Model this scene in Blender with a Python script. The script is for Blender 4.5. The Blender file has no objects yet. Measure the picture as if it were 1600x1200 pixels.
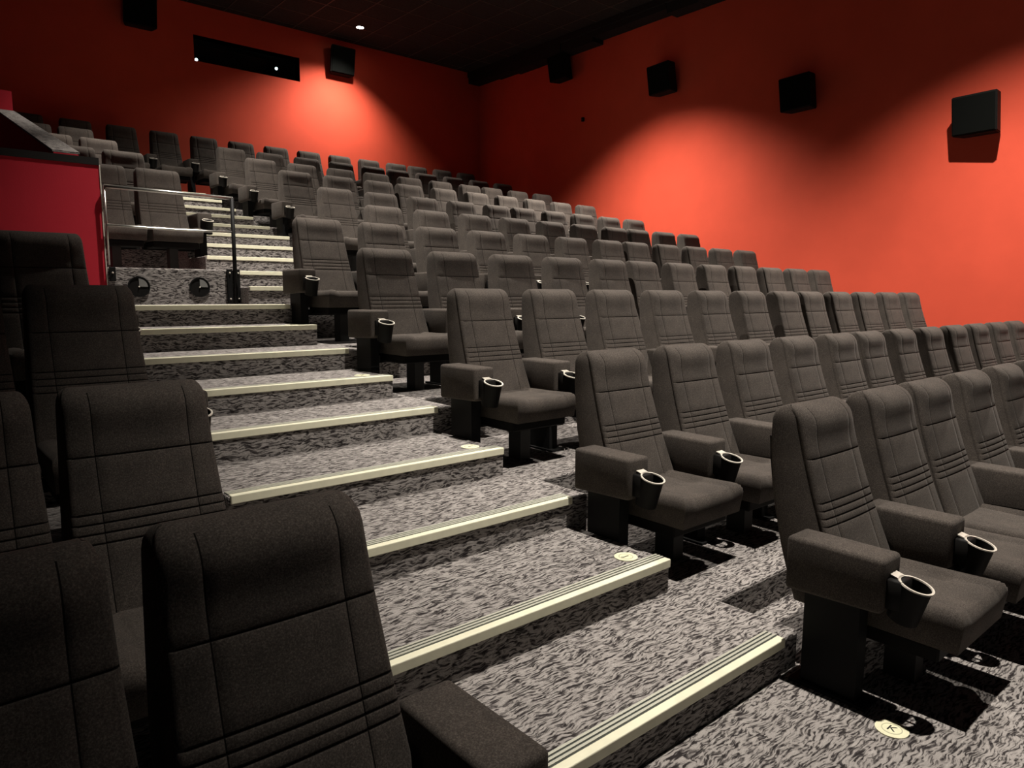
import bpy, bmesh, math, random
from mathutils import Vector, Matrix

random.seed(7)
SC = bpy.context.scene
COL = SC.collection

# ------------------------------------------------------------------ scale and camera
U = 1.25            # plan units -> metres
ZK = 1.29           # height of the eye above the front floor, in plan units


def P(x, y, z):
    """Plan point (eye at 0,0,0) -> world metres with the front floor at z = 0."""
    return Vector((x * U, y * U, (z + ZK) * U))


cam_d = bpy.data.cameras.new('camera')
cam = bpy.data.objects.new('camera', cam_d)
COL.objects.link(cam)
FOC, YAW, PITCH, ROLL = 1111.2, 0.70264, -0.12581, 0.00282
fw = Vector((math.sin(YAW) * math.cos(PITCH), math.cos(YAW) * math.cos(PITCH), math.sin(PITCH)))
rt = Vector((math.cos(YAW), -math.sin(YAW), 0))
up = rt.cross(fw)
rt, up = rt * math.cos(ROLL) + up * math.sin(ROLL), up * math.cos(ROLL) - rt * math.sin(ROLL)
M = Matrix((rt, up, -fw)).transposed().to_4x4()
M.translation = P(0, 0, 0)
cam.matrix_world = M
cam_d.sensor_width = 36.0
cam_d.lens = FOC / 1600 * 36.0
cam_d.clip_start = 0.05
SC.camera = cam

# ------------------------------------------------------------------ world, exposure
w = bpy.data.worlds.new('world')
SC.world = w
w.use_nodes = True
w.node_tree.nodes['Background'].inputs[0].default_value = (0.85, 0.93, 1.0, 1)
w.node_tree.nodes['Background'].inputs[1].default_value = 0.022
SC.view_settings.view_transform = 'Standard'
SC.view_settings.look = 'None'
SC.view_settings.gamma = 1.0
SC.view_settings.use_curve_mapping = False
SC.view_settings.exposure = 0.0

# downlights: (x, y, power, cone degrees, blend, aim offset x, y on the floor); the fittings themselves are built near the end
CEIL = 4.41
LAMPS = [
    (6.14, 11.20, 960, 124, 1.0, -0.7, 0.0),
    (7.40, 7.20, 4100, 110, 1.0, -0.35, -0.2),
    (7.10, 2.25, 4000, 106, 1.0, 0.0, 0.0),
    (2.25, 1.10, 2700, 72, 1.0, 0.75, 0.6),
    (2.45, 5.00, 2800, 86, 1.0, 0.85, 0.5),
    (2.60, 8.45, 1650, 98, 1.0, 0.6, 0.5),
]

# ------------------------------------------------------------------ materials
def new_mat(name):
    m = bpy.data.materials.new(name)
    m.use_nodes = True
    nt = m.node_tree
    return m, nt, nt.nodes['Principled BSDF']


def node(nt, kind, **kw):
    n = nt.nodes.new(kind)
    for k, v in kw.items():
        if k.startswith('i_'):
            n.inputs[k[2:].replace('_', ' ')].default_value = v
        else:
            setattr(n, k, v)
    return n


def ramp(nt, stops):
    r = nt.nodes.new('ShaderNodeValToRGB')
    e = r.color_ramp.elements
    while len(e) < len(stops):
        e.new(0.5)
    for el, (pos, colr) in zip(e, stops):
        el.position = pos
        el.color = (*colr, 1)
    return r


def plain(name, colr, rough=0.6, metal=0.0, spec=0.3, grain=0.0, scale=60):
    m, nt, b = new_mat(name)
    b.inputs['Roughness'].default_value = rough
    b.inputs['Metallic'].default_value = metal
    b.inputs['Specular IOR Level'].default_value = spec
    tc = node(nt, 'ShaderNodeTexCoord')
    n = node(nt, 'ShaderNodeTexNoise', i_Scale=scale, i_Detail=4.0)
    nt.links.new(tc.outputs['Object'], n.inputs['Vector'])
    g = max(grain, 0.04)
    r = ramp(nt, [(0.3, tuple(c * (1 - g) for c in colr)), (0.7, tuple(min(1, c * (1 + g)) for c in colr))])
    nt.links.new(n.outputs['Fac'], r.inputs[0])
    nt.links.new(r.outputs[0], b.inputs['Base Color'])
    return m


def make_fabric():
    m, nt, b = new_mat('charcoal_fabric')
    tc = node(nt, 'ShaderNodeTexCoord')
    fine = node(nt, 'ShaderNodeTexNoise', i_Scale=230.0, i_Detail=4.0, i_Roughness=0.7)
    big = node(nt, 'ShaderNodeTexNoise', i_Scale=7.0, i_Detail=3.0)
    nt.links.new(tc.outputs['Object'], fine.inputs['Vector'])
    nt.links.new(tc.outputs['Object'], big.inputs['Vector'])
    r = ramp(nt, [(0.30, (0.030, 0.0255, 0.0225)), (0.52, (0.066, 0.057, 0.050)), (0.78, (0.150, 0.130, 0.114))])
    nt.links.new(fine.outputs['Fac'], r.inputs[0])
    r2 = ramp(nt, [(0.3, (0.80, 0.80, 0.80)), (0.7, (1.1, 1.08, 1.06))])
    nt.links.new(big.outputs['Fac'], r2.inputs[0])
    mx = node(nt, 'ShaderNodeMix', data_type='RGBA', blend_type='MULTIPLY')
    mx.inputs[0].default_value = 1.0
    nt.links.new(r.outputs[0], mx.inputs[6])
    nt.links.new(r2.outputs[0], mx.inputs[7])
    nt.links.new(mx.outputs[2], b.inputs['Base Color'])
    b.inputs['Roughness'].default_value = 0.95
    b.inputs['Specular IOR Level'].default_value = 0.1
    b.inputs['Sheen Weight'].default_value = 0.04
    b.inputs['Sheen Roughness'].default_value = 0.5
    b.inputs['Sheen Tint'].default_value = (0.9, 0.86, 0.8, 1)
    bp = node(nt, 'ShaderNodeBump', i_Strength=0.25, i_Distance=0.002)
    nt.links.new(fine.outputs['Fac'], bp.inputs['Height'])
    nt.links.new(bp.outputs[0], b.inputs['Normal'])
    return m


def make_carpet():
    m, nt, b = new_mat('streaked_carpet')
    tc = node(nt, 'ShaderNodeTexCoord')
    warp = node(nt, 'ShaderNodeTexNoise', i_Scale=9.0, i_Detail=2.0)
    nt.links.new(tc.outputs['Object'], warp.inputs['Vector'])
    add = node(nt, 'ShaderNodeMixRGB', blend_type='ADD')
    add.inputs[0].default_value = 0.06
    nt.links.new(tc.outputs['Object'], add.inputs[1])
    nt.links.new(warp.outputs['Color'], add.inputs[2])
    mp = node(nt, 'ShaderNodeMapping')
    mp.inputs['Rotation'].default_value = (0.0, 0.0, math.radians(12))
    mp.inputs['Scale'].default_value = (17.0, 112.0, 112.0)
    nt.links.new(add.outputs[0], mp.inputs['Vector'])
    st = node(nt, 'ShaderNodeTexNoise', i_Scale=1.0, i_Detail=2.5, i_Roughness=0.5, i_Distortion=0.35)
    nt.links.new(mp.outputs[0], st.inputs['Vector'])
    r = ramp(nt, [(0.36, (0.030, 0.026, 0.026)), (0.45, (0.11, 0.100, 0.096)), (0.53, (0.31, 0.288, 0.272)), (0.8, (0.42, 0.395, 0.372))])
    nt.links.new(st.outputs['Fac'], r.inputs[0])
    fine = node(nt, 'ShaderNodeTexNoise', i_Scale=300.0, i_Detail=2.0)
    nt.links.new(tc.outputs['Object'], fine.inputs['Vector'])
    r2 = ramp(nt, [(0.3, (0.72, 0.72, 0.72)), (0.7, (1.15, 1.15, 1.15))])
    nt.links.new(fine.outputs['Fac'], r2.inputs[0])
    mx = node(nt, 'ShaderNodeMix', data_type='RGBA', blend_type='MULTIPLY')
    mx.inputs[0].default_value = 1.0
    nt.links.new(r.outputs[0], mx.inputs[6])
    nt.links.new(r2.outputs[0], mx.inputs[7])
    nt.links.new(mx.outputs[2], b.inputs['Base Color'])
    b.inputs['Roughness'].default_value = 1.0
    b.inputs['Specular IOR Level'].default_value = 0.05
    bp = node(nt, 'ShaderNodeBump', i_Strength=0.5, i_Distance=0.006)
    nt.links.new(st.outputs['Fac'], bp.inputs['Height'])
    nt.links.new(bp.outputs[0], b.inputs['Normal'])
    return m


def make_paint(name, colr, rough=0.75):
    m, nt, b = new_mat(name)
    tc = node(nt, 'ShaderNodeTexCoord')
    n = node(nt, 'ShaderNodeTexNoise', i_Scale=1.3, i_Detail=6.0, i_Roughness=0.6)
    nt.links.new(tc.outputs['Object'], n.inputs['Vector'])
    r = ramp(nt, [(0.3, tuple(c * 0.93 for c in colr)), (0.7, tuple(min(1, c * 1.05) for c in colr))])
    nt.links.new(n.outputs['Fac'], r.inputs[0])
    nt.links.new(r.outputs[0], b.inputs['Base Color'])
    b.inputs['Roughness'].default_value = rough
    b.inputs['Specular IOR Level'].default_value = 0.15
    f = node(nt, 'ShaderNodeTexNoise', i_Scale=90.0, i_Detail=3.0)
    nt.links.new(tc.outputs['Object'], f.inputs['Vector'])
    bp = node(nt, 'ShaderNodeBump', i_Strength=0.12, i_Distance=0.004)
    nt.links.new(f.outputs['Fac'], bp.inputs['Height'])
    nt.links.new(bp.outputs[0], b.inputs['Normal'])
    return m


def emit(name, colr, s):
    m, nt, b = new_mat(name)
    b.inputs['Base Color'].default_value = (*colr, 1)
    b.inputs['Emission Color'].default_value = (*colr, 1)
    b.inputs['Emission Strength'].default_value = s
    return m


FABRIC = make_fabric()
CARPET = make_carpet()
SEAM_DARK = plain('dark_seam_line', (0.010, 0.009, 0.008), 0.95, 0, 0.05)  # near-black faces in the backrest seam grooves
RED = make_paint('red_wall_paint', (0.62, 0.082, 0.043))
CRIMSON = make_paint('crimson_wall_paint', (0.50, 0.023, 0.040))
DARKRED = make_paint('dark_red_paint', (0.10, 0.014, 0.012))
BLACKPAINT = make_paint('black_paint', (0.018, 0.017, 0.016), 0.85)
BLACKPLASTIC = plain('black_plastic', (0.009, 0.0085, 0.008), 0.6, 0, 0.1)
BLACKMETAL = plain('black_metal', (0.007, 0.007, 0.007), 0.6, 0.0, 0.15)
RIMMETAL = plain('pale_rim_plastic', (0.62, 0.58, 0.50), 0.35, 0.0, 0.5)
ALU = plain('ribbed_aluminium', (0.60, 0.60, 0.50), 0.45, 0.3, 0.5)
GROOVE = plain('dark_groove', (0.05, 0.055, 0.05), 0.7)
CREAM = plain('cream_nosing_strip', (0.84, 0.82, 0.62), 0.5, 0, 0.4, 0.05, 20)
DISC = plain('ivory_disc', (0.82, 0.80, 0.56), 0.4, 0, 0.4, 0.05, 40)
DISC_RING = plain('ivory_disc_ring', (0.50, 0.49, 0.34), 0.5)
INK = plain('black_print', (0.015, 0.015, 0.015), 0.6)
CHROME = plain('polished_rail', (0.55, 0.54, 0.50), 0.28, 0.9, 0.5)
GREYPART = plain('grey_steel', (0.045, 0.045, 0.043), 0.6, 0.2, 0.3)
REFLECTION = plain('grey_painted_reflection', (0.20, 0.20, 0.19), 0.3, 0, 0.5)  # reflection on the step lights, put into the colour as grey
CEILTILE = plain('black_ceiling_tile', (0.030, 0.030, 0.028), 0.95, 0, 0.05, 0.2, 30)
TBAR = plain('ceiling_grid_bar', (0.06, 0.05, 0.042), 0.6, 0.0, 0.2)
GRILLE = plain('speaker_cloth', (0.005, 0.0055, 0.005), 0.95, 0, 0.02)
GLASSM, _nt, _b = new_mat('booth_glass')
_b.inputs['Base Color'].default_value = (0.9, 0.95, 0.95, 1)
_b.inputs['Roughness'].default_value = 0.02
_b.inputs['Transmission Weight'].default_value = 1.0
_b.inputs['IOR'].default_value = 1.1
LENS = emit('lamp_lens', (1.0, 0.92, 0.80), 40.0)
GLOW = emit('cool_glow', (0.75, 0.95, 1.0), 6.0)


# ------------------------------------------------------------------ mesh helpers
def link(name, me, mats, parent=None, smooth=False):
    if not isinstance(mats, (list, tuple)):
        mats = [mats]
    if not me.materials:
        for m in mats:
            me.materials.append(m)
    if smooth:
        for f in me.polygons:
            f.use_smooth = True
    o = bpy.data.objects.new(name, me)
    COL.objects.link(o)
    if parent is not None:
        o.parent = parent
    return o


def from_bm(bm, name):
    bm.normal_update()
    me = bpy.data.meshes.new(name)
    bm.to_mesh(me)
    bm.free()
    return me


def bm_box(bm, x0, x1, y0, y1, z0, z1, bevel=0.0, seg=2, mat=0):
    """A box in metres added to a bmesh."""
    r = bmesh.ops.create_cube(bm, size=1.0)
    vs = r['verts']
    for v in vs:
        v.co = Vector(((x0 + x1) / 2 + v.co.x * (x1 - x0), (y0 + y1) / 2 + v.co.y * (y1 - y0), (z0 + z1) / 2 + v.co.z * (z1 - z0)))
    fs = list({f for v in vs for f in v.link_faces})
    for f in fs:
        f.material_index = mat
    if bevel > 0:
        es = list({e for v in vs for e in v.link_edges})
        bmesh.ops.bevel(bm, geom=es, offset=bevel, segments=seg, profile=0.5, affect='EDGES')
    return vs


def box_mesh(name, x0, x1, y0, y1, z0, z1, bevel=0.0, seg=2):
    bm = bmesh.new()
    bm_box(bm, x0, x1, y0, y1, z0, z1, bevel, seg)
    return from_bm(bm, name)


def pbox(name, x0, x1, y0, y1, z0, z1, mat, parent=None, bevel=0.0):
    """A box whose corners are given in plan units."""
    a, b = P(x0, y0, z0), P(x1, y1, z1)
    return link(name, box_mesh(name, a.x, b.x, a.y, b.y, a.z, b.z, bevel), mat, parent)


def bm_tube(bm, pts, r, seg=10, mat=0):
    rings = []
    n = len(pts)
    for i, p in enumerate(pts):
        a = pts[max(i - 1, 0)]
        b = pts[min(i + 1, n - 1)]
        d = (b - a).normalized()
        h = Vector((0, 0, 1)) if abs(d.z) < 0.9 else Vector((1, 0, 0))
        u = d.cross(h).normalized()
        v = d.cross(u)
        rings.append([bm.verts.new(p + (u * math.cos(t) + v * math.sin(t)) * r) for t in (2 * math.pi * k / seg for k in range(seg))])
    for i in range(n - 1):
        for k in range(seg):
            f = bm.faces.new((rings[i][k], rings[i][(k + 1) % seg], rings[i + 1][(k + 1) % seg], rings[i + 1][k]))
            f.material_index = mat
    for rg in (rings[0][::-1], rings[-1]):
        f = bm.faces.new(rg)
        f.material_index = mat


def tag(o, label=None, cat=None, group=None, kind=None):
    for k, v in (('label', label), ('category', cat), ('group', group), ('kind', kind)):
        if v:
            o[k] = v
    return o


def empty(name, loc):
    o = bpy.data.objects.new(name, None)
    o.empty_display_size = 0.1
    COL.objects.link(o)
    o.location = loc
    return o


# ------------------------------------------------------------------ plan of the rows
ROWS = 'KJIHGFEDCBA'
RY = dict(zip(ROWS, (1.220, 2.211, 3.231, 4.275, 5.297, 6.210, 7.221, 8.240, 9.283, 10.356, 11.499)))     # headrest front
RZ = dict(zip(ROWS, (-.383, -.256, .031, .303, .582, .847, 1.126, 1.430, 1.714, 2.009, 2.339)))           # headrest top
TZ = dict(zip(ROWS, (-1.29, -1.16, -.895, -.620, -.360, -.085, .185, .470, .760, 1.055, 1.360)))          # tier height
NOS = {r: RY[r] - 1.06 for r in ROWS}                                                                      # nosing of the tier step
EDGE = {r: NOS[r] + 0.32 for r in ROWS}                                                                    # front edge of the tier
XW, YB, XL = 9.265, 12.0, -3.2          # side wall, back wall, far side
XA0, XA1 = 0.86, 2.20                   # lower aisle
XB0, XB1 = 2.06, 3.28                   # upper aisle
YLEDGE = 5.85                           # front of the raised block beside the upper aisle
XPAR0, XPAR1 = 0.866, 1.02              # sloping parapet

# ------------------------------------------------------------------ room shell
a, b = P(XL, -3.5, -1.29), P(XW, 1.6, -1.29)
floor = link('floor', box_mesh('floor', a.x, b.x, a.y, b.y, -0.2, 0.0), CARPET)
tag(floor, 'dark streaked grey carpet floor rising in broad tiers', kind='structure')

for i, r in enumerate(ROWS[1:]):
    nxt = ROWS[i + 2] if i + 2 < len(ROWS) else None
    prev = ROWS[i]
    y0, y1 = EDGE[r], (EDGE[nxt] if nxt else YB)
    z0, z1 = TZ[prev] - 0.02, TZ[r]
    if r in 'JIHG':
        pbox('tier', XL, XW, y0, y1 + 0.01, z0, z1, CARPET, floor, 0.012)
    elif r == 'F':
        pbox('tier', XL, XW, y0, YLEDGE + 0.01, z0, z1, CARPET, floor, 0.012)
        pbox('tier', XB0, XW, YLEDGE + 0.01, y1 + 0.01, z0, z1, CARPET, floor)
    else:
        pbox('tier', XB0, XW, y0, y1 + (0.01 if nxt else 0), z0, z1, CARPET, floor, 0.012)
        yl = y0
        if r == 'E':
            yl = YLEDGE + 0.122
            pbox('tier', 1.126, XB0 - 0.002, YLEDGE, YLEDGE + 0.14, z0 - 0.005, z1, CARPET, floor, 0.012)
        pbox('tier', XPAR1, XB0 - 0.002, yl, y1 + (0.01 if nxt else 0), z0 - 0.005, z1, CARPET, floor, 0.012)


def nosing(x0, x1, y, z, parent):
    """Ribbed metal nosing with a cream luminous lip, running along x at the front edge of a step."""
    o = P(0, y, z)
    X0, X1 = x0 * U, x1 * U
    bm = bmesh.new()
    y0, z0 = o.y, o.z
    bm_box(bm, X0, X1, y0 - 0.012, y0 + 0.026, z0 - 0.036, z0 + 0.006, 0.004, 2, 0)
    bm_box(bm, X0, X1, y0 + 0.026, y0 + 0.086, z0 - 0.005, z0 + 0.003, 0, 1, 2)
    for k in range(3):
        yy = y0 + 0.033 + k * 0.019
        bm_box(bm, X0, X1, yy, yy + 0.011, z0 - 0.004, z0 + 0.0065, 0, 1, 1)
    me = from_bm(bm, 'nosing')
    return link('nosing', me, [CREAM, ALU, GROOVE], parent)


for i, r in enumerate(ROWS[1:]):
    prev = ROWS[i]
    nxt = ROWS[i + 2] if i + 2 < len(ROWS) else None
    lower = r in 'JIHGF'
    # the step level with the tier
    if lower:
        x0 = XA0 if r in 'JIH' else XL
        x1, xs = XA1 + 0.09, XA1 - 0.015
    else:
        x0, x1, xs = XB0, XB1 + 0.09, XB1
    s = pbox('aisle_step', x0, x1, NOS[r], EDGE[r] + 0.015, TZ[prev] - 0.01, TZ[r] - 0.0005, CARPET, floor, 0.014)
    nosing(x0 + 0.01, xs, NOS[r], TZ[r], s)
    # the half step standing on the tier
    if nxt:
        zh = (TZ[r] + TZ[nxt]) / 2
        yh = NOS[r] + 0.49
        if r in 'JIHG':
            x0 = XA0 if r in 'JI' else XL
            x1 = XA1
        else:
            x0, x1 = XB0, XB1
        s = pbox('aisle_step', x0, x1, yh, NOS[nxt] + 0.005, TZ[r] - 0.01, zh, CARPET, floor, 0.010)
        nosing(x0 + 0.01, x1 - 0.004, yh, zh, s)

# walls and ceiling
ZC = CEIL
wr = pbox('wall_right', XW, XW + 0.2, -3.5, YB + 0.2, -1.4, ZC, RED)
tag(wr, 'tall smooth red side wall carrying four black speakers', kind='structure')
WX0, WX1, WZ0, WZ1 = 3.70, 5.415, 3.575, 3.958
bm = bmesh.new()
for (x0, x1, z0, z1) in ((XL, WX0, -1.4, ZC), (WX1, XW, -1.4, ZC), (WX0, WX1, -1.4, WZ0), (WX0, WX1, WZ1, ZC)):
    a, b = P(x0, YB, z0), P(x1, YB + 0.2, z1)
    bm_box(bm, a.x, b.x, a.y, b.y, a.z, b.z)
wb = link('wall_back', from_bm(bm, 'wall_back'), RED)
tag(wb, 'red back wall with the projection window', kind='structure')
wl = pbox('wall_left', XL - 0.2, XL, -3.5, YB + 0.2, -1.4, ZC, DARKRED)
tag(wl, 'dark red wall beyond the entrance', kind='structure')
ce = pbox('ceiling', XL, XW, -3.5, YB, ZC, ZC + 0.15, CEILTILE)
tag(ce, 'black tiled ceiling with thin grid bars', kind='structure')
x = XL + 0.45
gx = 5.30
k0 = int((gx - XL) / 0.56)
me = None
for k in range(-k0, 8):
    xx = gx + 0.56 * k
    if xx < XW:
        pbox('grid_bar', xx - 0.008, xx + 0.008, -3.4, YB - 0.01, ZC - 0.006, ZC, TBAR, ce)
for k in range(-24, 3):
    yy = 10.70 + 0.56 * k
    if yy < YB:
        pbox('grid_bar', XL + 0.02, XW - 0.02, yy - 0.008, yy + 0.008, ZC - 0.0065, ZC, TBAR, ce)
tr = pbox('trim_1', XW - 0.30, XW, -3.4, YB, ZC - 0.10, ZC - 0.007, BLACKPAINT)
tag(tr, 'black boxed edge between ceiling and red side wall', kind='structure')
yy = YB
while yy > -3.2:
    d = random.uniform(0.55, 1.05)
    pbox('edge_panel', XW - 0.28 + random.uniform(0, .03), XW - 0.001, max(yy - d, -3.3), yy - 0.004, 4.19 + random.uniform(-0.05, 0.035), ZC - 0.10, BLACKPAINT, tr)
    yy -= d

# projection window: recess, glass, dark booth behind
a, b = P(WX0, YB, WZ0), P(WX1, YB + 0.45, WZ1)
bm = bmesh.new()
t = 0.02
bm_box(bm, a.x - t, b.x + t, b.y, b.y + t, a.z - t, b.z + t)
bm_box(bm, a.x - t, a.x, a.y + 0.001, b.y, a.z - t, b.z + t)
bm_box(bm, b.x, b.x + t, a.y + 0.001, b.y, a.z - t, b.z + t)
bm_box(bm, a.x, b.x, a.y + 0.001, b.y, a.z - t, a.z)
bm_box(bm, a.x, b.x, a.y + 0.001, b.y, b.z, b.z + t)
win = link('window_1', from_bm(bm, 'window_1'), BLACKPAINT)
tag(win, 'long dark projection window recessed in the back wall', kind='structure')
link('pane', box_mesh('pane', a.x, b.x, a.y + 0.10, a.y + 0.106, a.z, b.z), GLASSM, win)
for lx, lz in ((3.77, 3.63), (5.06, 3.75)):
    bm = bmesh.new()
    bmesh.ops.create_icosphere(bm, subdivisions=2, radius=0.028, matrix=Matrix.Translation(P(lx, YB + 0.13, lz)))
    bm_box(bm, lx * U - 0.03, lx * U + 0.03, P(0, YB + 0.14, 0).y, P(0, YB + 0.45, 0).y - 0.002, P(0, 0, lz).z - 0.03, P(0, 0, lz).z + 0.03, 0, 1, 1)
    link('glow_dot', from_bm(bm, 'glow_dot'), [GLOW, BLACKPLASTIC], win)  # small glowing sphere on a black block behind the pane

# entrance walls: crimson front, sloping carpet-topped parapet, end pier
fr = pbox('wall_front', XL, 1.117, YLEDGE, YLEDGE + 0.12, -.085, 0.895, CRIMSON)
tag(fr, 'crimson low wall beside the guard rail', kind='structure')
pbox('coping', XL, 1.117, YLEDGE - 0.006, YLEDGE + 0.13, 0.895, 0.945, BLACKPAINT, fr)
pbox('edge_strip', 1.117, 1.124, YLEDGE - 0.004, YLEDGE + 0.12, -.08, 0.90, RIMMETAL, fr)
slope = 0.27


def prism(name, x0, x1, y0, y1, zb, zt0, zt1, mat, parent=None):
    bm = bmesh.new()
    v = [bm.verts.new(P(x, y, z)) for (x, y, z) in ((x0, y0, zb), (x1, y0, zb), (x1, y1, zb), (x0, y1, zb), (x0, y0, zt0), (x1, y0, zt0), (x1, y1, zt1), (x0, y1, zt1))]
    for f in ((0, 3, 2, 1), (4, 5, 6, 7), (0, 1, 5, 4), (1, 2, 6, 5), (2, 3, 7, 6), (3, 0, 4, 7)):
        bm.faces.new([v[i] for i in f])
    return link(name, from_bm(bm, name), mat, parent)


ya, yb_ = YLEDGE + 0.13, 9.35
za = 0.94 + slope * 0.13
pa = prism('wall_left_parapet', XPAR0, XPAR1 - 0.002, ya, yb_, 0.0, za, za + slope * (yb_ - ya), CRIMSON)
tag(pa, 'crimson sloping parapet with a carpeted top', kind='structure')
bm = bmesh.new()
z1_ = za + slope * (yb_ - ya)
for (p0, p1) in (((XPAR0 - .006, ya, za), (XPAR1 + .006, yb_, z1_)),):
    v = [bm.verts.new(P(x, y, z)) for (x, y, z) in ((p0[0], p0[1], p0[2] + .001), (p1[0], p0[1], p0[2] + .001), (p1[0], p1[1], p1[2] + .001), (p0[0], p1[1], p1[2] + .001),
                                                   (p0[0], p0[1], p0[2] + .016), (p1[0], p0[1], p0[2] + .016), (p1[0], p1[1], p1[2] + .016), (p0[0], p1[1], p1[2] + .016))]
    for f in ((0, 3, 2, 1), (4, 5, 6, 7), (0, 1, 5, 4), (1, 2, 6, 5), (2, 3, 7, 6), (3, 0, 4, 7)):
        bm.faces.new([v[i] for i in f])
link('coping', from_bm(bm, 'coping'), CARPET, pa)
pier = pbox('wall_left_pier', 0.2, XPAR1, 9.36, 9.75, 0.5, 2.10, CRIMSON)
tag(pier, 'short red wall end above the sloping parapet', kind='structure')


# ------------------------------------------------------------------ the cinema seat
def lerp(pts, t):
    if t <= pts[0][0]:
        return pts[0][1]
    for (a, va), (b, vb) in zip(pts, pts[1:]):
        if t <= b:
            s = (t - a) / (b - a)
            return va + (vb - va) * s
    return pts[-1][1]


FRONT = [(0, -.014), (.03, -.022), (.12, -.046), (.18, -.062), (.30, -.100), (.43, -.146), (.50, -.174), (.58, -.206), (.70, -.250)]
BACK = [(0, .085), (.05, .092), (.16, .090), (.34, .066), (.50, .026), (.70, -.042)]
HALF = [(0, .183), (.18, .188), (.40, .198), (.58, .206), (.70, .206)]
SEAMS = [.18, .325, .350, .375, .400]


def smooth_lerp(pts, t):
    h = 0.03
    return (lerp(pts, t - h) + 2 * lerp(pts, t) + lerp(pts, t + h)) / 4


def backrest_mesh():
    R = 0.050
    ts = [0.0, .0015, .006, .013, .023, .035, .050, .075, .10, .13, .155]
    for s in SEAMS:
        ts += [s - .005, s - .0018, s, s + .0018, s + .005]
    ts += [.22, .26, .295, .43, .46, .50, .54, .58, .63, .68]
    ts = sorted(ts)
    rc = .014
    fx = [-1.0, -.135, -.1224, -.121, -.1196, -.095, -.05, 0, .05, .095, .1196, .121, .1224, .135, 1.0]
    bm = bmesh.new()
    rings = []
    for t in ts:
        ins = R - math.sqrt(max(R * R - (R - t) ** 2, 0)) if t < R else 0.0
        hw = lerp(HALF, t) - ins * 0.45
        yf = smooth_lerp(FRONT, t) + ins * 1.0
        yb2 = smooth_lerp(BACK, t) - ins * 1.0
        if yb2 - yf < .006:
            m = (yf + yb2) / 2
            yf, yb2 = m - .003, m + .003
        r = min(rc, (yb2 - yf) * .35)
        hs = max((.0032 if abs(t - s) < .0005 else (.0012 if abs(t - s) < .003 else 0)) for s in SEAMS)
        ring = []
        for x in fx:
            xx = x * (hw - r) if abs(x) == 1.0 else x
            xx = max(-(hw - r), min(hw - r, xx))
            bulge = (.007 * (1 - (xx / hw) ** 2) if t > .02 else .007 * (1 - (xx / hw) ** 2) * t / .02) + .014 * math.exp(-((t - .060) / .042) ** 2) * (1 - (xx / hw) ** 4)
            dip = hs if t > .03 else 0
            if abs(abs(x) - .121) < .001 and t > .012:
                dip = max(dip, .0018)
            elif abs(abs(x) - .121) < .004 and t > .012:
                dip = max(dip, .0008)
            ring.append((xx, yf - bulge + dip))
        for a in (35, 65, 90):
            ring.append((hw - r + r * math.sin(math.radians(a)), yf + r - r * math.cos(math.radians(a)) + hs * .5))
        yg = yf + min(.024, (yb2 - yf) * .40)
        ring += [(hw, yg - .004), (hw - (.003 if t > .02 else 0), yg), (hw, yg + .004), (hw, yb2 - r)]
        for a in (30, 60, 90):
            ring.append((hw - r + r * math.cos(math.radians(a)), yb2 - r + r * math.sin(math.radians(a))))
        ring += [(0.0, yb2)]
        half = ring[len(fx):-1]
        ring += [(-x, y) for (x, y) in reversed(half)]
        rings.append([bm.verts.new((x * U, y * U, -t * U)) for (x, y) in ring])
    n = len(rings[0])
    seam_cols = {k for k in range(len(fx) - 1) if abs(abs((fx[k] + fx[k + 1]) / 2) - .121) < .0012}
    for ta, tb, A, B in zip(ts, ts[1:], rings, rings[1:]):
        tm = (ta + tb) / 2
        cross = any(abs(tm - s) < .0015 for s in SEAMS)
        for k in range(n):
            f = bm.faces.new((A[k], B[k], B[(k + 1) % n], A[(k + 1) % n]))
            if (cross and k < len(fx) + 1) or (k in seam_cols and tm > .012):
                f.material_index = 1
    bm.faces.new(rings[0])
    bm.faces.new(rings[-1][::-1])
    bmesh.ops.recalc_face_normals(bm, faces=bm.faces[:])
    return from_bm(bm, 'backrest')


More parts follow.
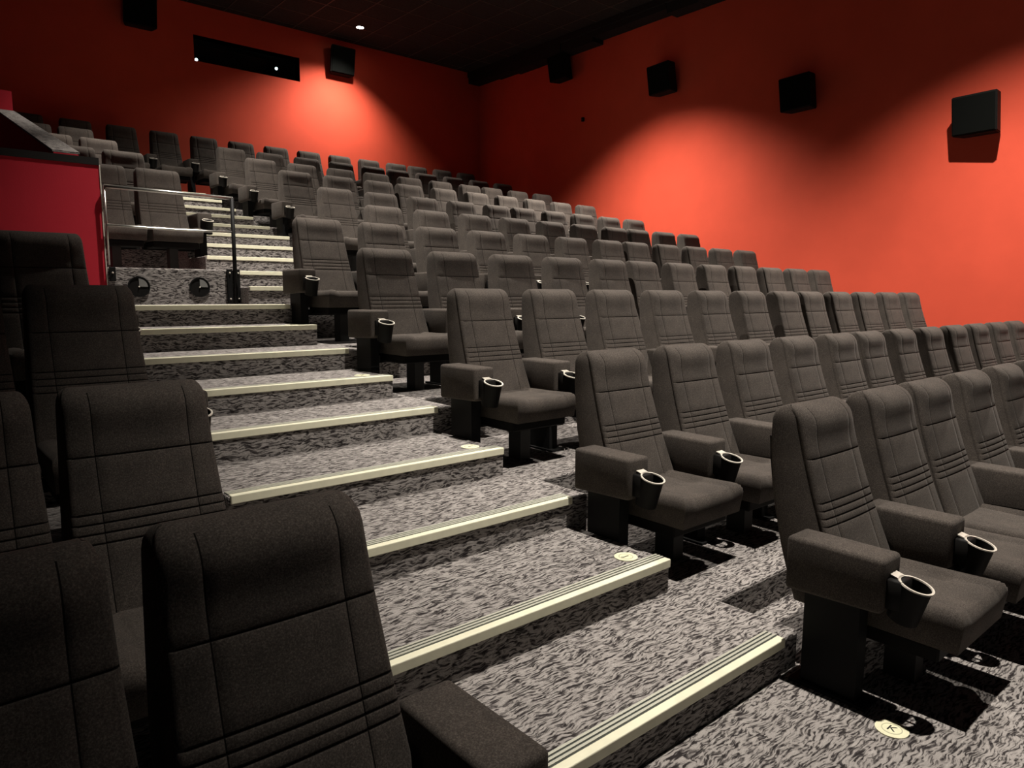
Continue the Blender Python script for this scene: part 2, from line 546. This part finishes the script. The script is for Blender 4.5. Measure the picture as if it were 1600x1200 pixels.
def cushion_mesh():
    """Padded seat: grid top with bolsters and a seam, rolled front, flat underside."""
    bm = bmesh.new()
    y0, y1 = -.565, -.175
    nx, ny = 18, 18
    hw = .207
    th = .125

    def top(x, y):
        s = (y - y0) / (y1 - y0)
        z = -.558 - .010 * s
        ax = abs(x) / hw
        z += .014 * max(0, (ax - .55) / .45) if ax < .93 else .014
        z -= .010 * math.exp(-((s - .45) / .3) ** 2) * (1 - ax ** 2)
        if abs(ax - .62) < .035:
            z -= .006
        return z
    xs = [-hw + 2 * hw * i / nx for i in range(nx + 1)]
    ys_ = [y0 + (y1 - y0) * j / ny for j in range(ny + 1)]
    R = .048

    def rnd(d):
        return R - math.sqrt(max(R * R - (R - d) ** 2, 0)) if d < R else 0
    xs = sorted(set([round(v, 4) for v in xs] + [s * (hw - d) for s in (-1, 1) for d in (.003, .010, .02)] + [s * hw * .62 for s in (-1, 1)]))
    ys_ = sorted(set([round(v, 4) for v in ys_] + [y0 + d for d in (.003, .010, .02)]))
    T = []
    for x in xs:
        col = []
        for y in ys_:
            z = top(x, y)
            z -= max(rnd(hw - abs(x)), rnd(y - y0))
            col.append(bm.verts.new((x * U, y * U, z * U)))
        T.append(col)
    zb = -.558 - th
    Bv = []
    for x in xs:
        col = []
        for y in ys_:
            yy = y + (.012 if y < y0 + .03 else 0) * 1.0
            col.append(bm.verts.new((x * .97 * U, yy * U, zb * U)))
        Bv.append(col)
    I, J = len(xs), len(ys_)
    for i in range(I - 1):
        for j in range(J - 1):
            bm.faces.new((T[i][j], T[i + 1][j], T[i + 1][j + 1], T[i][j + 1]))
            bm.faces.new((Bv[i][j], Bv[i][j + 1], Bv[i + 1][j + 1], Bv[i + 1][j]))
    for i in range(I - 1):
        bm.faces.new((Bv[i][0], Bv[i + 1][0], T[i + 1][0], T[i][0]))
        bm.faces.new((T[i][-1], T[i + 1][-1], Bv[i + 1][-1], Bv[i][-1]))
    for j in range(J - 1):
        bm.faces.new((Bv[0][j + 1], Bv[0][j], T[0][j], T[0][j + 1]))
        bm.faces.new((Bv[-1][j], Bv[-1][j + 1], T[-1][j + 1], T[-1][j]))
    bmesh.ops.recalc_face_normals(bm, faces=bm.faces[:])
    return from_bm(bm, 'cushion')


ARM_X, ARM_W = .28, .130
ARM_F, ARM_B, ARM_T, ARM_H = -.385, -.075, -.405, .170


def armrest_mesh():
    bm = bmesh.new()
    bm_box(bm, -ARM_W / 2 * U, ARM_W / 2 * U, ARM_F * U, ARM_B * U, (ARM_T - ARM_H) * U, ARM_T * U, .018, 3)
    # rear underside rises towards the back, as in the upholstered side panel
    for v in bm.verts:
        if v.co.z < (ARM_T - ARM_H * .7) * U:
            s = (v.co.y - ARM_F * U) / ((ARM_B - ARM_F) * U)
            v.co.z -= .012 * s * U
    return from_bm(bm, 'armrest')


CUP_C = Vector((0.004, -.452, -.478))
CUP_R = .047


def cup_frame():
    return Matrix.Translation(CUP_C * U) @ Matrix.Rotation(math.radians(16), 4, 'X')


def cup_mesh():
    bm = bmesh.new()
    M_ = cup_frame()
    seg = 24
    R1, R0, H = CUP_R * U, CUP_R * .93 * U, .118 * U
    prof = [(R1, 0), (R1 * .96, -.004), (R0, -H), (R0 - .004, -H), (R1 - .006, -.004), (R1 - .006, 0)]
    rings = [[bm.verts.new(M_ @ Vector((r * math.cos(t), r * math.sin(t), z))) for t in (2 * math.pi * k / seg for k in range(seg))] for r, z in prof]
    for A, B in zip(rings, rings[1:] + rings[:1]):
        for k in range(seg):
            bm.faces.new((A[k], A[(k + 1) % seg], B[(k + 1) % seg], B[k]))
    # crossed bars in the open bottom
    for ang in (0, 90):
        vs = bm_box(bm, -R0 + .002, R0 - .002, -.006, .006, -H + .001, -H + .009)
        for v in vs:
            v.co = M_ @ (Matrix.Rotation(math.radians(ang), 4, 'Z') @ v.co)
    # saddle joining the cup to the armrest
    bm_box(bm, -.040 * U, .040 * U, (ARM_F - .045) * U, (ARM_F + .004) * U, (ARM_T - ARM_H * .90) * U, (ARM_T - .060) * U, .006, 1)
    bmesh.ops.recalc_face_normals(bm, faces=bm.faces[:])
    return from_bm(bm, 'cup_holder')


def rim_mesh():
    bm = bmesh.new()
    M_ = cup_frame()
    seg = 28
    R = CUP_R * U
    prof = [(R + .005, .001), (R + .004, .006), (R - .004, .006), (R - .005, .001)]
    rings = [[bm.verts.new(M_ @ Vector((r * math.cos(t), r * math.sin(t), z))) for t in (2 * math.pi * k / seg for k in range(seg))] for r, z in prof]
    for A, B in zip(rings, rings[1:] + rings[:1]):
        for k in range(seg):
            bm.faces.new((A[k], A[(k + 1) % seg], B[(k + 1) % seg], B[k]))
    vs = bm_box(bm, -.022 * U, .022 * U, R * .93, R + .034 * U, .001, .006)
    for v in vs:
        v.co = M_ @ v.co
    bmesh.ops.recalc_face_normals(bm, faces=bm.faces[:])
    return from_bm(bm, 'rim')


def leg_mesh():
    """Black standard under an armrest, unit height (scaled to the row)."""
    bm = bmesh.new()
    bm_box(bm, -.030 * U, .030 * U, -.310 * U, -.130 * U, .02, 1.0)
    bm_box(bm, -.050 * U, .050 * U, -.350 * U, -.100 * U, 0, .03)
    return from_bm(bm, 'leg')


def pan_mesh():
    bm = bmesh.new()
    bm_box(bm, -.19 * U, .19 * U, -.50 * U, -.19 * U, -.735 * U, -.684 * U, .008, 1)
    bm_box(bm, -.215 * U, .215 * U, -.24 * U, -.20 * U, -.745 * U, -.700 * U)
    return from_bm(bm, 'seat_pan')


def pedestal_mesh():
    bm = bmesh.new()
    bm_box(bm, -.035 * U, .035 * U, -.385 * U, -.285 * U, 0, 1.0)
    return from_bm(bm, 'pedestal')


def shell_mesh():
    bm = bmesh.new()
    rows = []
    for t in (.12, .2, .3, .4, .5, .6, .69):
        y = smooth_lerp(BACK, t)
        rows.append([bm.verts.new((x * U, (y + d) * U, -t * U)) for (x, d) in ((-.170, .001), (-.160, .016), (.160, .016), (.170, .001))])
    for A, B in zip(rows, rows[1:]):
        for k in range(4):
            bm.faces.new((A[k], A[(k + 1) % 4], B[(k + 1) % 4], B[k]))
    bm.faces.new(rows[0])
    bm.faces.new(rows[-1][::-1])
    bmesh.ops.recalc_face_normals(bm, faces=bm.faces[:])
    return from_bm(bm, 'back_shell')


ME = {}
for nm, fn, mt in (('backrest', backrest_mesh, FABRIC), ('cushion', cushion_mesh, FABRIC), ('armrest', armrest_mesh, FABRIC), ('cup_holder', cup_mesh, BLACKPLASTIC),
                   ('rim', rim_mesh, RIMMETAL), ('leg', leg_mesh, BLACKMETAL), ('seat_pan', pan_mesh, BLACKPLASTIC), ('pedestal', pedestal_mesh, GREYPART), ('back_shell', shell_mesh, BLACKPLASTIC)):
    me = fn()
    me.materials.append(mt)
    if nm not in ('seat_pan', 'leg', 'pedestal', 'back_shell'):
        for f in me.polygons:
            f.use_smooth = True
    ME[nm] = me
ME['backrest'].materials.append(SEAM_DARK)
for nm in ('armrest', 'cup_holder', 'rim'):
    ME[nm].set_sharp_from_angle(angle=math.radians(50))


def part(nm, parent, loc=(0, 0, 0), sc=None, rx=0.0):
    o = bpy.data.objects.new(nm, ME[nm])
    COL.objects.link(o)
    o.parent = parent
    o.location = loc
    if sc:
        o.scale = sc
    return o


def seat(x, row, label, group, arms='L', dx=0.0):
    """One cinema seat with its floor at the row's tier; arms names the sides that carry an armrest."""
    H = (RZ[row] - TZ[row]) * U
    root = empty('cinema_seat', P(x, RY[row], TZ[row]))
    tag(root, label, 'cinema seat', group)
    t = (0, 0, H)
    part('backrest', root, t)
    part('cushion', root, t)
    part('seat_pan', root, t)
    part('back_shell', root, t)
    part('pedestal', root, (0, 0, 0), (1, 1, H - .735 * U))
    hl = H - (-ARM_T + ARM_H) * U + .004
    for s in arms:
        ax = (-ARM_X if s == 'L' else ARM_X) * U
        part('armrest', root, (ax, 0, H))
        c = part('cup_holder', root, (ax, 0, H))
        part('rim', c)
        part('leg', root, (ax, 0, 0), (1, 1, hl))
    return root


ORD = ['', 'first', 'second', 'third', 'fourth', 'fifth', 'sixth', 'seventh', 'eighth', 'ninth', 'tenth', 'eleventh', 'twelfth', 'thirteenth', 'fourteenth']
PAIR = dict(K=2, J=5, I=7, H=5, G=7, F=9, E=7, D=5, C=9, B=7, A=9)
FIRST = dict(K=1, J=1, I=1, H=1, G=1, F=3, E=3, D=3, C=3, B=3, A=-1)
LAST = dict(K=6, J=12, I=12, H=12, G=12, F=12, E=12, D=12, C=12, B=12, A=12)
W1, W2, X0 = .56, .45, 2.693 - .186
ROWNAME = {r: f'in the row marked {r}' for r in 'KJIHG'}
ROWNAME.update(F='in the row just above row G', E='in the second row above row G', D='in the third row above row G', C='in the fourth row above row G', B='in the row just before the back row')
for r in ROWS:
    for i in range(FIRST[r], LAST[r] + 1):
        xx = X0 + W1 * (i - 1) - ((W1 - W2) if i > PAIR[r] else 0)
        arms = '' if i == PAIR[r] + 1 else 'L'
        if i == 12:
            arms += 'R'
        n = i - FIRST[r] + 1
        if r == 'A':
            m = 13 - i
            lab = f'charcoal seat in the back row, {ORD[m]} from the side wall with the speakers'
        else:
            who = 'aisle seat' if n == 1 else f'{ORD[n]} seat from the aisle'
            lab = f'charcoal cinema seat, {who}, {ROWNAME[r]}'
        seat(xx, r, lab, 'charcoal cinema seats', arms)

# block across the aisle, lower rows
for r, xs in (('K', (.456, .018)), ('J', (.475, .040)), ('I', (.523, .080)), ('H', (.531,))):
    for k, xx in enumerate(xs):
        who = 'aisle seat' if k == 0 else 'second seat from the aisle'
        seat(xx, r, f'dark charcoal seat across the steps from row {r}, {who}', 'shaded seats across the aisle', 'R' if k == 0 else 'L')
# raised block behind the guard rail
for r, xs, nm in (('E', (1.850, 1.395), 'first'), ('D', (1.801, 1.362), 'second'), ('C', (1.786, 1.344), 'third'), ('B', (1.752, 1.310), 'fourth')):
    for k, xx in enumerate(xs):
        who = 'beside the upper steps' if k == 0 else 'beside the sloping parapet'
        seat(xx, r, f'charcoal seat {who}, {nm} row behind the guard rail', 'seats behind the guard rail', 'R' if k == 0 else '')


# ------------------------------------------------------------------ row letter discs
def glyph(ch, size):
    cu = bpy.data.curves.new('letter', 'FONT')
    cu.body = ch
    cu.size = size
    cu.align_x = 'CENTER'
    cu.align_y = 'CENTER'
    cu.extrude = .0006
    o = bpy.data.objects.new('letter_tmp', cu)
    COL.objects.link(o)
    bpy.context.view_layer.update()
    me = bpy.data.meshes.new_from_object(o.evaluated_get(bpy.context.evaluated_depsgraph_get()))
    bpy.data.objects.remove(o)
    return me


def cyl(bm, r, z0, z1, seg=40, r_in=None):
    o0 = [bm.verts.new((r * math.cos(2 * math.pi * k / seg), r * math.sin(2 * math.pi * k / seg), z0)) for k in range(seg)]
    o1 = [bm.verts.new((v.co.x, v.co.y, z1)) for v in o0]
    for k in range(seg):
        bm.faces.new((o0[k], o0[(k + 1) % seg], o1[(k + 1) % seg], o1[k]))
    if r_in is None:
        bm.faces.new(o1)
        bm.faces.new(o0[::-1])
    else:
        s = r_in / r
        i0 = [bm.verts.new((v.co.x * s, v.co.y * s, z0)) for v in o0]
        i1 = [bm.verts.new((v.co.x * s, v.co.y * s, z1)) for v in o0]
        for k in range(seg):
            j = (k + 1) % seg
            bm.faces.new((i0[j], i0[k], i1[k], i1[j]))
            bm.faces.new((o1[k], o1[j], i1[j], i1[k]))
            bm.faces.new((o0[j], o0[k], i0[k], i0[j]))


for ch, x, y, z in (('K', 2.150, .776, TZ['K']), ('J', 2.085, 1.765, (TZ['J'] + TZ['I']) / 2), ('I', 2.09, 2.79, (TZ['I'] + TZ['H']) / 2),
                    ('H', 2.06, 3.83, (TZ['H'] + TZ['G']) / 2), ('G', 2.07, 4.86, (TZ['G'] + TZ['F']) / 2)):
    root = empty('row_marker', P(x, y, z))
    root.rotation_euler = (0, 0, -math.pi / 2)
    tag(root, f'round ivory floor disc printed with the row letter {ch}', 'row marker', 'row letter discs')
    bm = bmesh.new()
    cyl(bm, .046 * U, 0, .004)
    link('disc', from_bm(bm, 'disc'), DISC, root)
    bm = bmesh.new()
    cyl(bm, .029 * U, .0038, .0048, 40, .026 * U)
    link('ring', from_bm(bm, 'ring'), DISC_RING, root)
    me = glyph(ch, .040 * U)
    o = link('letter', me, INK, root)
    o.location = (0, 0, .0046)


# ------------------------------------------------------------------ guard rail, step lights
gr = empty('guard_rail', P(1.57, YLEDGE - .03, -.085))
tag(gr, 'slim metal guard rail in front of the raised seats', 'guard rail')


def rel(*pts):
    return [P(*q) - gr.location for q in pts]


def tube(name, pts, r, mat, parent):
    bm = bmesh.new()
    bm_tube(bm, pts, r)
    return link(name, from_bm(bm, name), mat, parent, True)


yr = YLEDGE - .03
tube('top_rail', rel((1.135, yr, .752), (2.030, yr, .742)), .017, CHROME, gr)
tube('lower_rail', rel((1.135, yr, .483), (1.35, yr, .478), (1.6, yr, .475), (1.8, yr, .477), (2.020, yr, .481)), .011, CHROME, gr)
tube('post', rel((2.025, yr, -.085), (2.025, yr, .748)), .019, BLACKMETAL, gr)
tube('end_rod', rel((1.135, yr, .20), (1.135, yr, .758)), .009, CHROME, gr)
for (x0, x1, z0, z1) in ((1.965, 2.005, -.075, .190), (2.036, 2.066, -.075, .190), (1.135, 1.175, .085, .185)):
    c0, c1 = P(x0, YLEDGE - .024, z0) - gr.location, P(x1, YLEDGE - .001, z1) - gr.location
    pl = link('bracket', box_mesh('bracket', c0.x, c1.x, c0.y, c1.y, c0.z, c1.z, .003), BLACKMETAL, gr)
    for zz in ((z0 + .03, z1 - .03) if z1 - z0 > .2 else ((z0 + z1) / 2 + .01,)):
        bm = bmesh.new()
        bmesh.ops.create_icosphere(bm, subdivisions=2, radius=.009, matrix=Matrix.Translation(P((x0 + x1) / 2, YLEDGE - .025, zz) - gr.location))
        link('bolt', from_bm(bm, 'bolt'), RIMMETAL, pl, True)

for x, nm in ((1.326, 'beside the crimson wall'), (1.757, 'beside the rail post')):
    root = empty('step_light', P(x, YLEDGE, .046))
    root.rotation_euler = (math.pi / 2, 0, 0)
    tag(root, f'round black step light with a painted pale quarter wedge, {nm}', 'step light', 'round lights in the carpeted riser')
    bm = bmesh.new()
    cyl(bm, .072 * U, .0, .006, 36)
    link('face', from_bm(bm, 'face'), BLACKPLASTIC, root)
    bm = bmesh.new()
    cyl(bm, .076 * U, .0, .012, 36, .068 * U)
    link('rim', from_bm(bm, 'rim'), BLACKMETAL, root)
    bm = bmesh.new()
    n = 10
    a0 = [bm.verts.new((0.002, 0.002, .0065))] + [bm.verts.new((.060 * U * math.cos(math.pi / 2 * k / n), .060 * U * math.sin(math.pi / 2 * k / n), .0065)) for k in range(n + 1)]
    a1 = [bm.verts.new((v.co.x, v.co.y, .0105)) for v in a0]
    bm.faces.new(a1)
    bm.faces.new(a0[::-1])
    for k in range(len(a0)):
        j = (k + 1) % len(a0)
        bm.faces.new((a0[k], a0[j], a1[j], a1[k]))
    link('reflection', from_bm(bm, 'reflection'), REFLECTION, root)  # raised quarter piece painted as the reflection on the dark face
    bm = bmesh.new()
    bmesh.ops.create_icosphere(bm, subdivisions=2, radius=.007, matrix=Matrix.Translation((0, 0, .010)))
    link('stud', from_bm(bm, 'stud'), RIMMETAL, root, True)


# ------------------------------------------------------------------ speakers
def speaker(loc, facing, tilt, label, sx=.46, sz=.45, depth=.20, swivel=0.0, standoff=.04):
    """facing: rotation about z so that local -y is the cloth front; the root sits on the wall."""
    root = empty('wall_speaker', loc)
    root.rotation_euler = (0, 0, facing)
    tag(root, label, 'speaker', 'black wall speakers')
    T_ = Matrix.Translation(Vector((0, -standoff * U, 0))) @ Matrix.Rotation(swivel, 4, 'Z') @ Matrix.Rotation(tilt, 4, 'X')
    bm = bmesh.new()
    hx, hz, d = sx / 2 * U, sz / 2 * U, depth * U
    v = [bm.verts.new(T_ @ Vector(c)) for c in ((-hx, -d, -hz * .86), (hx, -d, -hz * .86), (hx, -d, hz), (-hx, -d, hz), (-hx * .80, 0, -hz), (hx * .80, 0, -hz), (hx * .80, 0, hz * .92), (-hx * .80, 0, hz * .92))]
    for f in ((0, 1, 2, 3), (5, 4, 7, 6), (4, 0, 3, 7), (1, 5, 6, 2), (3, 2, 6, 7), (4, 5, 1, 0)):
        bm.faces.new([v[i] for i in f])
    bmesh.ops.recalc_face_normals(bm, faces=bm.faces[:])
    bmesh.ops.bevel(bm, geom=bm.edges[:], offset=.012, segments=2, affect='EDGES')
    link('cabinet', from_bm(bm, 'cabinet'), BLACKPLASTIC, root)
    bm = bmesh.new()
    vs = bm_box(bm, -hx * .92, hx * .92, -d - .014, -d - .001, -hz * .80, hz * .93, .005, 1)
    for q in bm.verts:
        q.co = T_ @ q.co
    link('grille', from_bm(bm, 'grille'), GRILLE, root)
    bm = bmesh.new()
    bm_box(bm, -.07, .07, -.014, -.001, -.16, .16, .004, 1)
    bm_box(bm, -.03, .03, -standoff * U - .02, -.014, -.03, .03)
    link('bracket', from_bm(bm, 'bracket'), BLACKMETAL, root)
    return root


SPK = [((9.47, 3.97), 'beside the back corner'), ((7.21, 3.29), 'second from the back corner'), ((4.98, 2.63), 'third from the back corner'), ((2.88, 1.98), 'fourth from the back corner')]
for (y, z), nm in SPK:
    speaker(P(XW, y, z), -math.pi / 2, math.radians(10), f'black speaker on the red side wall, {nm}', swivel=math.radians(-6))
speaker(P(6.15, YB, 4.04), 0, math.radians(10), 'black speaker on the back wall beside the projection window and lamp', .46, .48, .13, 0.0, .035)
speaker(P(2.93, YB, 4.10), 0, math.radians(10), 'black speaker on the dark stretch of back wall', .46, .48, .13, 0.0, .035)
sk = empty('wall_sensor', P(XW, 9.03, 3.02))
tag(sk, 'tiny black sensor on the red side wall under the corner speaker', 'sensor')
q = link('housing', box_mesh('housing', -.05, 0, -.032, .032, -.045, .045, .012), BLACKPLASTIC, sk)
q = link('lens', box_mesh('lens', -.058, -.048, -.014, .014, -.02, .005, .004), GREYPART, sk)

# ------------------------------------------------------------------ downlights (fitting + its own light)
for i, (x, y, pw, cone, blend, ax, ay) in enumerate(LAMPS):
    where = ['beside the projection window', 'by the red side wall towards the back', 'by the red side wall towards the front', 'over the lowest steps', 'over the middle of the steps', 'over the upper steps'][i]
    root = empty('ceiling_downlight', P(x, y, ZC))
    tag(root, f'round recessed ceiling downlight {where}', 'downlight', 'ceiling downlights')
    bm = bmesh.new()
    cyl(bm, .10, -.012, -.001, 32, .078)
    link('trim_ring', from_bm(bm, 'trim_ring'), BLACKMETAL, root)
    bm = bmesh.new()
    cyl(bm, .077, -.008, -.001, 32)
    link('lens', from_bm(bm, 'lens'), LENS, root)
    ld = bpy.data.lights.new('downlight_beam', 'SPOT')
    ld.energy = pw
    ld.color = (1.0, 0.92, 0.83)
    ld.spot_size = math.radians(cone)
    ld.spot_blend = blend
    ld.shadow_soft_size = .05
    lo = bpy.data.objects.new('downlight_beam', ld)
    COL.objects.link(lo)
    lo.parent = root
    lo.location = (0, 0, -.04)
    lo.rotation_euler = Vector((ax, ay, -5.4)).to_track_quat('-Z', 'Y').to_euler()
